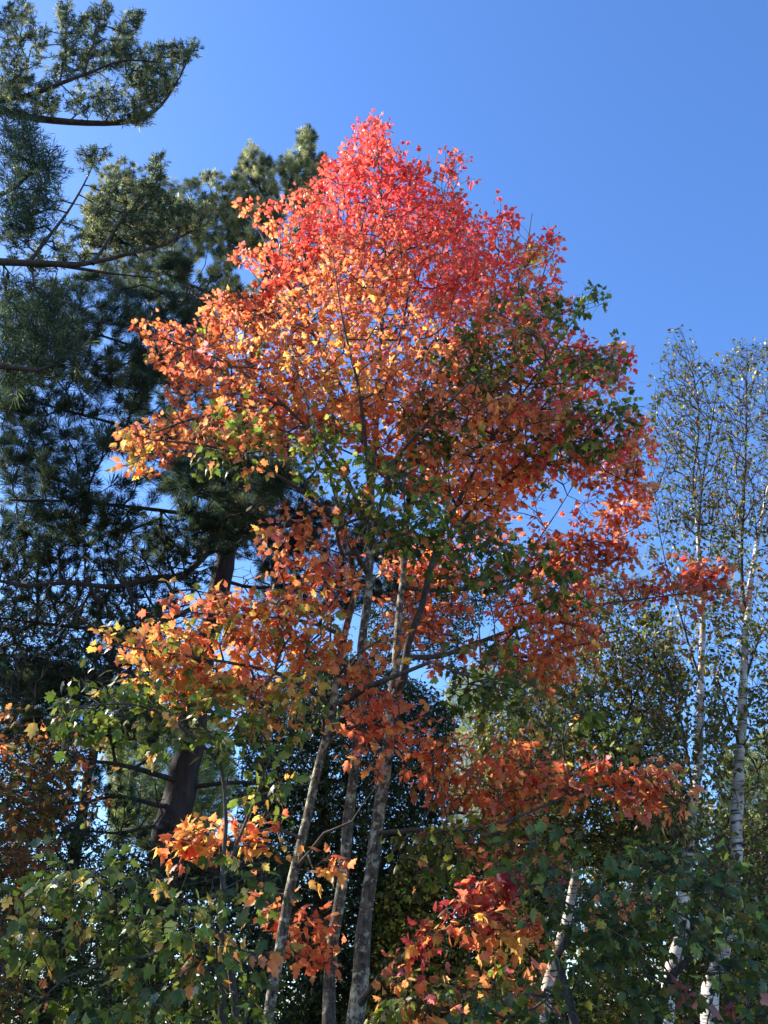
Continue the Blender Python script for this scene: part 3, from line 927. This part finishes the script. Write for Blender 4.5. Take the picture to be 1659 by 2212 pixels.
t.add([(60, 620), (200, 590), (330, 620), (420, 640), (520, 620), (530, 700), (400, 760), (330, 830), (280, 920), (160, 900), (0, 900), (0, 660)], 1.4, 8.0, 0.9, PS, leaf=0.16, tuft=True, gap=0.28, gapf=3.0)
t.add([(0, 900), (160, 920), (300, 930), (250, 1010), (350, 1030), (400, 1100), (330, 1160), (200, 1140), (0, 1150)], 1.4, 7.7, 0.7, PS, leaf=0.16, tuft=True, gap=0.28, gapf=3.0)
t.add([(440, 960), (560, 960), (590, 1080), (560, 1160), (440, 1150)], .7, 8.8, .4, PS, leaf=.15, tuft=True)
t.add([(375, 1000), (420, 990), (440, 1040), (420, 1080), (370, 1060)], 1.6, 6.0, 0.25, PS, leaf=0.14, tuft=True)
t.add([(545, 1030), (590, 1005), (625, 1035), (610, 1085), (555, 1090)], 1.7, 5.7, 0.25, PS, leaf=0.14, tuft=True)
t.add([(380, 1050), (560, 1080), (600, 1150), (480, 1170), (360, 1150)], 1.0, 8.2, 0.8, PS, leaf=0.14, tuft=True, gap=0.1)
t.add([(-40, 1130), (200, 1120), (420, 1140), (480, 1240), (440, 1400), (330, 1460), (200, 1480), (-40, 1500)], 1.5, 8.6, 1.0, PS, leaf=0.12, tuft=True, bare=True)
t.add([(480, 1180), (640, 1130), (820, 1140), (860, 1280), (640, 1330), (500, 1300)], 0.9, 10.4, .6, PS, leaf=0.15, tuft=True, bare=True)
t.add([(60, 1640), (360, 1640), (360, 1820), (100, 1830)], 0.8, 9.4, .6, PS, leaf=0.15, tuft=True, bare=True)
t.add([(0, 1150), (200, 1140), (420, 1160), (470, 1240), (380, 1320), (330, 1440), (200, 1480), (0, 1480)], 0.42, 8.8, 0.8, PS, leaf=0.10, tuft=True, gap=0.2)
t.add([(0, 1100), (330, 1110), (500, 1100), (470, 1190), (250, 1230), (0, 1210)], 0.7, 8.2, 0.8, PS, leaf=0.13, tuft=True, gap=0.2)
t.add([(0, 1400), (200, 1450), (330, 1450), (420, 1560), (300, 1620), (0, 1600)], 0.9, 9.0, 0.8, PS, leaf=0.11, tuft=True, gap=0.2)
t.add([(540, 1090), (760, 1080), (880, 1150), (900, 1280), (760, 1320), (560, 1330)], 0.8, 10.6, 0.5, PS, leaf=0.12, tuft=True, gap=0.2)
t.add([(520, 640), (640, 480), (700, 440), (760, 560), (640, 700), (560, 760)], 0.7, 10.4, 0.6, PT, leaf=ND, tuft=True)
t.add([(60, 1680), (250, 1650), (340, 1800), (250, 1830), (80, 1800)], 0.25, 9.2, 0.5, PS, leaf=0.10, tuft=True)
t.add([(320, 1830), (560, 1820), (640, 1900), (560, 1950), (360, 1930)], 1.4, 10.6, 0.6, dict(PD=4, DG=3), leaf=0.11, tuft=True)
t.add([(285, 770), (420, 750), (560, 880), (660, 1000), (480, 1090), (330, 1060), (265, 950)], .75, 9.8, .6, PS, leaf=.14, tuft=True, gap=.1)
t.add([(430, 980), (640, 1000), (720, 1120), (640, 1220), (480, 1200)], .8, 10.6, .4, PS, leaf=.14, tuft=True)
t.add([(430, 1110), (530, 1100), (530, 1210), (440, 1200)], .6, 9.2, .3, PS, leaf=.13, tuft=True)
t.grow(step=0.25, bf=0.3, slope=0.05, w=0.5, wob=0.05, tip=0.0035, ex=2.4)
t.finish(M_PINE, M_PTWIG, M_NEEDLE, limb_bark=M_PINE, max_boughs=40, rise=0.85, needles=(85, 0.006, 0.62, 0.25), part='needles')

# ---------------------------------------------------------------- conifer with stubby needle tufts; its trunk stands outside the left edge
t = Tree('tufted_conifer', 'dark conifer with short stubby needle tufts reaching in at the top left corner', 'tree', (-5.8, 5.6, 0.0))
t.stem([(-5.8, 5.6, -0.2), (-5.8, 5.6, 4), (-5.7, 5.6, 8), (-5.7, 5.6, 12), (-5.6, 5.6, 16), (-5.6, 5.6, 18.5)], [.3, .27, .22, .16, .08, .02])
limb([(-110, 240, 5.6), (0, 235, 5.6), (60, 255, 5.6), (150, 263, 5.6), (260, 265, 5.6), (330, 240, 5.6), (375, 190, 5.6), (410, 120, 5.6)], .06, .008)
limb([(-60, 230, 5.6), (60, 205, 5.5), (130, 180, 5.4), (200, 155, 5.4), (270, 130, 5.4), (350, 135, 5.4)], .035, .006)
limb([(40, 200, 5.6), (60, 140, 5.7), (40, 90, 5.7), (25, 20, 5.7)], .018, .004)
limb([(130, 180, 5.4), (140, 100, 5.5), (145, 0, 5.5)], .014, .004)
limb([(180, 165, 5.4), (200, 100, 5.3), (225, 0, 5.3)], .014, .004)
limb([(-120, 560, 5.2), (0, 565, 5.2), (100, 570, 5.2), (180, 572, 5.3), (270, 550, 5.4), (350, 530, 5.5), (430, 490, 5.6)], .042, .006)
limb([(120, 572, 5.25), (230, 590, 5.4), (330, 600, 5.6)], .02, .006)
limb([(60, 570, 5.2), (130, 480, 5.3), (180, 400, 5.4), (215, 320, 5.4)], .02, .004)
limb([(200, 570, 5.3), (260, 480, 5.4), (320, 400, 5.5), (350, 340, 5.5)], .02, .004)
limb([(-100, 420, 5.6), (0, 420, 5.4), (60, 380, 5.3), (90, 330, 5.3)], .035, .006)
limb([(-80, 800, 5.2), (0, 790, 5.2), (80, 800, 5.3), (160, 770, 5.4)], .04, .006)
PC = dict(PN=5, PL=2, PD=2)
SN = 0.062
def tf(poly, lai=0.85, d=5.5, ds=.25, **k):
    t.add(poly, lai * (.6 if 'leaf' not in k else .85), d, ds, k.pop('c', PC), leaf=k.pop('leaf', SN), tuft=True, gapf=3.5, **k)
tf([(0, 20), (40, 0), (75, 15), (70, 70), (50, 110), (70, 170), (0, 200)], .7, gap=.2)
tf([(130, 0), (155, 0), (160, 60), (170, 110), (130, 130), (125, 40)], .9)
tf([(175, 30), (230, 0), (245, 15), (220, 70), (215, 120), (180, 130), (165, 60)], .9)
tf([(290, 20), (310, 25), (300, 70), (265, 130), (235, 110), (250, 50)], .95)
tf([(60, 60), (110, 60), (100, 110), (75, 150)], .7)
tf([(100, 120), (200, 110), (290, 90), (280, 140), (210, 160), (120, 190)], .8)
tf([(290, 110), (330, 100), (430, 90), (425, 115), (395, 140), (380, 190), (340, 225), (290, 190), (260, 160)], 1.05)
tf([(150, 190), (290, 160), (330, 220), (320, 270), (220, 255), (140, 240)], .75, gap=.15)
tf([(0, 180), (100, 170), (130, 220), (120, 255), (0, 260)], .9)
tf([(300, 230), (340, 225), (315, 275), (270, 268)], .7)
# long soft sprays below the first bough, close to the edge of the picture
tf([(0, 270), (70, 265), (90, 310), (120, 360), (110, 410), (80, 480), (0, 520)], 1.5, 5.3, leaf=.13, c=PS)
tf([(90, 340), (140, 380), (130, 450), (80, 520), (60, 480)], .5, 5.3, leaf=.11, c=PS)
tf([(175, 335), (225, 305), (232, 335), (190, 380), (165, 370)], .7, 5.4)
tf([(330, 345), (355, 330), (358, 370), (330, 430), (300, 420)], .95, 5.5)
tf([(190, 430), (240, 390), (330, 400), (370, 430), (420, 480), (360, 530), (260, 540), (170, 530)], .95, 5.5, gap=.1)
tf([(0, 500), (160, 480), (200, 560), (100, 590), (0, 560)], .5, 5.3, gap=.15)
tf([(360, 430), (470, 440), (440, 500), (380, 520)], .6, 5.6)
tf([(0, 600), (110, 600), (160, 680), (170, 780), (110, 820), (0, 830)], 1.1, 5.4, leaf=.13, c=PS, gap=.15)
t.grow(step=0.16, bf=0.3, slope=0.1, w=0.4, wob=0.05, tip=0.0028, ex=2.4)
t.finish(M_PINE, M_PTWIG, M_NEEDLE, limb_bark=M_PINE, max_boughs=24, rise=1.0, needles=(36, 0.009, 0.8, 1.1), part='needles')

# ---------------------------------------------------------------- paper birches, right
BI = dict(OL=7, YG=3.0, GR=2, TAN=.8, YE=.4, BR=1.4)
t = Tree('paper_birch', 'slim white birch with sparse small leaves, left of the two tall birches', 'tree', tuple(U(1480, 2212, 9.5) * np.array([1, 1, 0])))
t.thin = 0.78
t.stem(ground_first(L3([(1440, 2250, 9.5), (1470, 2000, 9.5), (1489, 1830, 9.5), (1503, 1700, 9.5), (1514, 1500, 9.5), (1517, 1310, 9.5), (1508, 1160, 9.5), (1500, 1080, 9.5)])),
       [.11, .10, .085, .075, .066, .052, .042, .032, .027], sides=12)
limb([(1501, 1090, 9.5), (1497, 1030, 9.5), (1510, 905, 9.5), (1493, 785, 9.5), (1470, 705, 9.5)], .026, .003)  # upper stem in dark twig bark: shade painted in, besides brown young wood
limb([(1508, 1160, 9.5), (1518, 1040, 9.4), (1535, 930, 9.3), (1550, 830, 9.2)], .02, .004)
limb([(1515, 1480, 9.5), (1470, 1330, 9.4), (1430, 1180, 9.3), (1405, 1000, 9.2)], .02, .004)
limb([(1500, 1750, 9.5), (1480, 1600, 9.4), (1450, 1480, 9.3), (1420, 1380, 9.3)], .022, .004)
up = [(1465, 700), (1500, 760), (1560, 800), (1560, 1000), (1560, 1150), (1400, 1150), (1395, 1000), (1420, 800)]
t.add(up, 0.3, 9.4, .7, BI, leaf=0.075, per=3)
t.add(up, 0.9, 9.4, .7, BI, leaf=0.09, per=3, bare=True)
t.add([(1395, 1150), (1560, 1150), (1560, 1500), (1400, 1500)], 0.55, 9.4, .7, BI, leaf=0.075, per=5, gap=.1)
t.add([(1400, 1500), (1560, 1500), (1570, 1900), (1380, 1900)], 0.8, 9.4, .7, BI, leaf=0.075, per=5, gap=.15)
t.grow(step=0.2, bf=0.15, slope=1.3, w=0.8, wob=0.04, tip=0.0022, ex=2.3)
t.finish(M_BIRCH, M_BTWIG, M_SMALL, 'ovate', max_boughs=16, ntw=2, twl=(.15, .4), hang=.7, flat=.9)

t = Tree('paper_birch', 'leaning white birch with black scars near the right edge, right of the two tall birches', 'tree', tuple(U(1560, 2212, 10) * np.array([1, 1, 0])))
t.thin = 0.82
t.stem(ground_first(L3([(1530, 2250, 10), (1560, 2060, 10), (1583, 1900, 10), (1596, 1700, 10), (1604, 1500, 10), (1611, 1380, 10), (1624, 1240, 10), (1650, 1100, 10), (1680, 950, 10), (1700, 780, 10)])),
       [.13, .12, .10, .09, .08, .066, .056, .045, .03, .018, .004], sides=12)
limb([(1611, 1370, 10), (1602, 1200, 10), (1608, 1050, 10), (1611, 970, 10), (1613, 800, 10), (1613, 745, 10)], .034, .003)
limb([(1605, 1490, 10), (1640, 1380, 9.9), (1690, 1280, 9.8)], .022, .004)
limb([(1600, 1620, 10), (1560, 1500, 9.8), (1540, 1420, 9.7)], .02, .004)
for a_, p_, b_ in ((.3, 3, False), (.9, 3, True)):
    t.add([(1565, 760), (1600, 740), (1659, 740), (1720, 760), (1720, 1150), (1540, 1150), (1550, 850)], a_, 10, .8, BI, leaf=0.075 if not b_ else .09, per=p_, bare=b_)
t.add([(1550, 1150), (1720, 1150), (1720, 1500), (1540, 1500)], 0.5, 10, .8, BI, leaf=0.075, per=5, gap=.1)
t.add([(1540, 1500), (1720, 1500), (1720, 2000), (1540, 1950)], 0.65, 10, .8, BI, leaf=0.075, per=5, gap=.2)
t.grow(step=0.2, bf=0.15, slope=1.3, w=0.8, wob=0.04, tip=0.0022, ex=2.3)
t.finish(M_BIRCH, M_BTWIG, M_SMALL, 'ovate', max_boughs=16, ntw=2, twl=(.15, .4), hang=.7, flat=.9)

t = Tree('birch_sapling', 'small olive leaved birch with a thin pale stem between red maple and tall birches', 'tree', tuple(U(1180, 2212, 10.5) * np.array([1, 1, 0])))
t.stem(ground_first(L3([(1172, 2250, 10.5), (1195, 2090, 10.5), (1240, 1910, 10.5), (1258, 1720, 10.5), (1265, 1550, 10.5), (1300, 1400, 10.5), (1320, 1290, 10.5)])),
       [.075, .07, .062, .052, .04, .03, .018, .004], sides=10)
limb([(1258, 1730, 10.5), (1330, 1600, 10.3), (1380, 1480, 10.2), (1400, 1380, 10.2)], .024, .004)
limb([(1250, 1800, 10.5), (1180, 1640, 10.4), (1120, 1520, 10.3)], .024, .004)
OLV = dict(OL=5, YG=5, YO=1.0, GR=2, BR=.8)
t.add([(1220, 1330), (1330, 1290), (1430, 1330), (1480, 1480), (1470, 1650), (1330, 1640), (1220, 1560)], 1.5, 10.4, .8, OLV, leaf=0.062, per=6, gap=.15)
t.add([(1030, 1480), (1200, 1440), (1300, 1600), (1480, 1650), (1500, 1850), (1330, 1880), (1150, 1840), (1000, 1700)], 1.6, 10.4, .8, OLV, leaf=0.062, per=6, gap=.18)
t.add([(1180, 1320), (1240, 1260), (1320, 1230), (1420, 1260), (1400, 1350), (1240, 1380)], .7, 10.4, .6, OLV, leaf=0.062, per=5, gap=.1)
t.grow(step=0.2, bf=0.2, slope=0.8, w=0.7, wob=0.04)
t.finish(M_BIRCH, M_BTWIG, M_SMALL, 'ovate', max_boughs=14, ntw=2, hang=.6)

# ---------------------------------------------------------------- rusty oak at the left edge
t = Tree('rusty_oak', 'rust brown leaved tree at the left edge, below the dark pine boughs', 'tree', (-4.6, 6.6, 0.0))
t.stem([(-4.6, 6.6, -0.2), (-4.55, 6.6, 2), (-4.4, 6.6, 3.6), (-4.3, 6.6, 5.2)], [.11, .09, .06, .01], sides=8)
RS = dict(BR=7, RB=1, OL=4, GR=1, OR=.3)
t.add([(-60, 1560), (60, 1540), (130, 1600), (120, 1720), (90, 1850), (60, 1980), (-60, 2000)], 1.2, 6.6, .5, RS, leaf=.10, per=6)
t.add([(100, 1600), (200, 1600), (250, 1700), (200, 1800), (110, 1760)], .6, 6.6, .4, RS, leaf=.10, per=6, gap=.2)
t.add([(-60, 2000), (40, 2010), (60, 2150), (-60, 2240)], .9, 6.6, .4, RS, leaf=.10, per=6)
t.grow(step=0.2, bf=0.2, slope=0.4, w=0.6)
t.finish(M_TWIG, M_TWIG, M_MAPLE, 'oak', max_boughs=8, ntw=2)

# ---------------------------------------------------------------- woods behind
def back_tree(name, label, x_px, d, top_v, regs, needles=None, templ='narrow', leafmat=M_SMALL, bark=M_PINE, r=.16, slope=.1, group='background trees behind the red maple'):
    global t
    b = U(x_px, 2000, d) * np.array([1, 1, 0])
    top = U(x_px, top_v, d)
    top[0] = b[0]
    t = Tree(name, label, 'tree', tuple(b), group)
    hgt = top[2]
    t.stem([b + (0, 0, -.2), b + (.05, 0, hgt * .3), b + (-.03, .05, hgt * .6), b + (0, 0, hgt)], [r, r * .8, r * .5, r * .08], step=.3, sides=10)
    for a, kw in regs:
        a = list(a)
        a[1] *= 1.9
        t.add(*a, **kw)
    t.grow(step=0.3, bf=0.25, slope=slope, w=0.5, wob=0.05, tip=0.003)
    t.finish(bark, M_PTWIG, leafmat, templ, max_boughs=14, needles=needles, ntw=2, part='needles' if needles else 'leaves')


HD = dict(PD=5, DG=4, GR=2, OL=.6)
back_tree('hemlock', 'dense dark hemlock filling the gap behind the grey maple stems', 690, 13.0, 1330,
          [(([(540, 1500), (700, 1400), (860, 1450), (980, 1540), (960, 1750), (940, 1950), (1000, 2240), (520, 2240), (580, 1950), (520, 1760)], 1.9, 13, 1.2, HD), dict(leaf=.09, per=10, gap=.08)),
           (([(780, 1240), (1080, 1220), (1100, 1300), (960, 1420), (800, 1440)], .7, 13, .8, HD), dict(leaf=.09, per=8, gap=.15))])
back_tree('spruce', 'dark spruce with bright gaps of sky at the lower left, left of the pine trunk', 130, 14.0, 1330,
          [(([(-80, 1420), (330, 1440), (330, 1540), (200, 1620), (120, 1700), (230, 1800), (330, 1880), (300, 2240), (-80, 2240)], 1.0, 14, 1.2, HD), dict(leaf=.09, per=10, gap=.22, gapf=1.9)),
           (([(-80, 1290), (300, 1280), (420, 1400), (400, 1560), (330, 1480), (-80, 1480)], .6, 14, 1.0, HD), dict(leaf=.09, per=10, gap=.2))])
back_tree('hemlock', 'low dark hemlock standing in front of the foot of the pine trunk', 420, 8.6, 1800,
          [(([(230, 1860), (420, 1800), (580, 1860), (600, 2000), (560, 2240), (230, 2240)], 1.1, 8.6, .5, HD), dict(leaf=.07, per=10, gap=.15))], r=.06)
back_tree('distant_pine', 'pale sunlit pine glimpsed just left of the thick pine trunk', 330, 24.0, 1500,
          [(([(230, 1560), (330, 1520), (480, 1560), (520, 1720), (400, 1860), (240, 1820)], 1.1, 24, 1.5, dict(LIT=5, PL=2)), dict(leaf=.22, tuft=True))],
          needles=(40, .012, .8, .3), leafmat=M_NEEDLE, r=.25)
back_tree('distant_pine', 'bright yellow green pine showing behind the right birch at the edge', 1660, 22.0, 1560,
          [(([(1560, 1640), (1660, 1580), (1760, 1640), (1780, 2240), (1540, 2240)], 1.0, 22, 1.5, dict(LIT=5, PL=2, OL=1)), dict(leaf=.22, tuft=True, gap=.1))],
          needles=(40, .012, .8, .3), leafmat=M_NEEDLE, r=.25)
back_tree('distant_pine', 'pale green pine far back between the maple stems and the birches', 1080, 23.0, 1350,
          [(([(960, 1480), (1080, 1400), (1230, 1500), (1260, 1800), (1200, 2000), (980, 1950)], .6, 23, 1.5, dict(LIT=4, PL=3)), dict(leaf=.22, tuft=True, gap=.1))],
          needles=(40, .012, .8, .3), leafmat=M_NEEDLE, r=.25)
back_tree('aspen', 'yellowing olive aspen low behind the red bough at the bottom centre', 1000, 12.0, 1700,
          [(([(830, 1900), (1000, 1780), (1200, 1820), (1280, 1950), (1300, 2240), (800, 2240)], 1.4, 12, .9, dict(OL=4, YG=5, GR=2, YE=2.5)), dict(leaf=.075, per=7, gap=.15))],  # yellowing leaves, with extra yellow painting in sun flecks
          templ='ovate', bark=M_BIRCH, r=.07, slope=.5)
back_tree('aspen', 'olive and yellow aspen low behind the two tall birches', 1450, 13.0, 1640,
          [(([(1280, 1800), (1420, 1720), (1560, 1740), (1700, 1800), (1720, 2240), (1250, 2240)], 1.1, 13, .9, dict(OL=4, YG=5, GR=2, YO=1, YE=1.5)), dict(leaf=.075, per=7, gap=.2))],  # yellow share raised to paint flecks of sun among the olive
          templ='ovate', bark=M_BIRCH, r=.07, slope=.5)

# ---------------------------------------------------------------- far-off wood seen as one mass between the stems
n = 14000
fa = rng.uniform(-.75, .75, n)
fd = rng.uniform(42, 60, n)
fx = np.tan(fa) * fd
fh = (4.6 + 1.5 * np.sin(fx * .33) + 1.1 * np.sin(fx * .81 + 1) + .7 * np.sin(fx * 1.9 + 2))
P = np.stack([fx, fd, fh * rng.uniform(0, 1, n) ** .8], -1)
pc, w = pal(dict(OL=4, DG=3, GR=3, YG=2, OR=.8))
fc = pc[rng.choice(len(pc), n, p=w)] * np.exp(rng.normal(0, .3, (n, 1)))
v, f, c = leaf_geo('narrow', P, rng.standard_normal((n, 3)), np.array([0, 0, 1.]) + rng.normal(0, .6, (n, 3)), rng.uniform(.35, .75, n), fc)
fw = make_mesh('far_woods', v, [f], M_SMALL, None, c, smooth=False)
fw['kind'] = 'stuff'
fw['label'] = 'far off woodland seen as a low mass between the stems'

# ---------------------------------------------------------------- the edge of the wood to the left, outside the picture (it shades the lower boughs)
def edge_tree(x, y, h, label):
    global t
    t = Tree('woodland_maple', label, 'tree', (x, y, 0.0), 'trees at the edge of the wood')
    t.stem([(x, y, -.2), (x + .1, y, h * .3), (x - .05, y, h * .6), (x, y, h * .97)], [.16, .13, .08, .01], step=.3, sides=8)
    n = 560
    q = norm(rng.standard_normal((n, 3))) * rng.uniform(.35, 1, (n, 1)) ** .5
    P = np.array([x, y, h * .58]) + q * np.array([2.8, 2.8, h * .42])
    P = P[~in_beam(P, .5, .22)]  # foliage removed along the sun rays so chosen spots are lit
    t.regs.append(dict(P=P, col=None, pal=pal(dict(GR=4, OL=3, YO=2, OR=2)), leaf=.13, per=10, bare=False))
    t.grow(step=.35, bf=.25, slope=.4, w=.6)
    return t.finish(M_BARK, M_TWIG, M_GREEN, 'ovate', ntw=3, twl=(.3, .6))


for x, y, h, lb in [(-10.6, 9.6, 14.5, 'nearest leafy maple at the edge of the wood, left of the picture'), (-10.8, 12.6, 14.5, 'leafy maple behind the nearest one at the edge of the wood'),
                    (-13.2, 11.2, 16.0, 'tallest leafy maple at the edge of the wood'), (-9.6, 6.6, 13.0, 'lowest leafy maple at the edge of the wood, closest to the camera'),
                    (-12.4, 7.9, 16.0, 'leafy maple behind the lowest one at the edge of the wood'),
                    (-13.0, 15.2, 15.5, 'farthest leafy maple at the edge of the wood')]:
    edge_tree(x, y, h, lb)
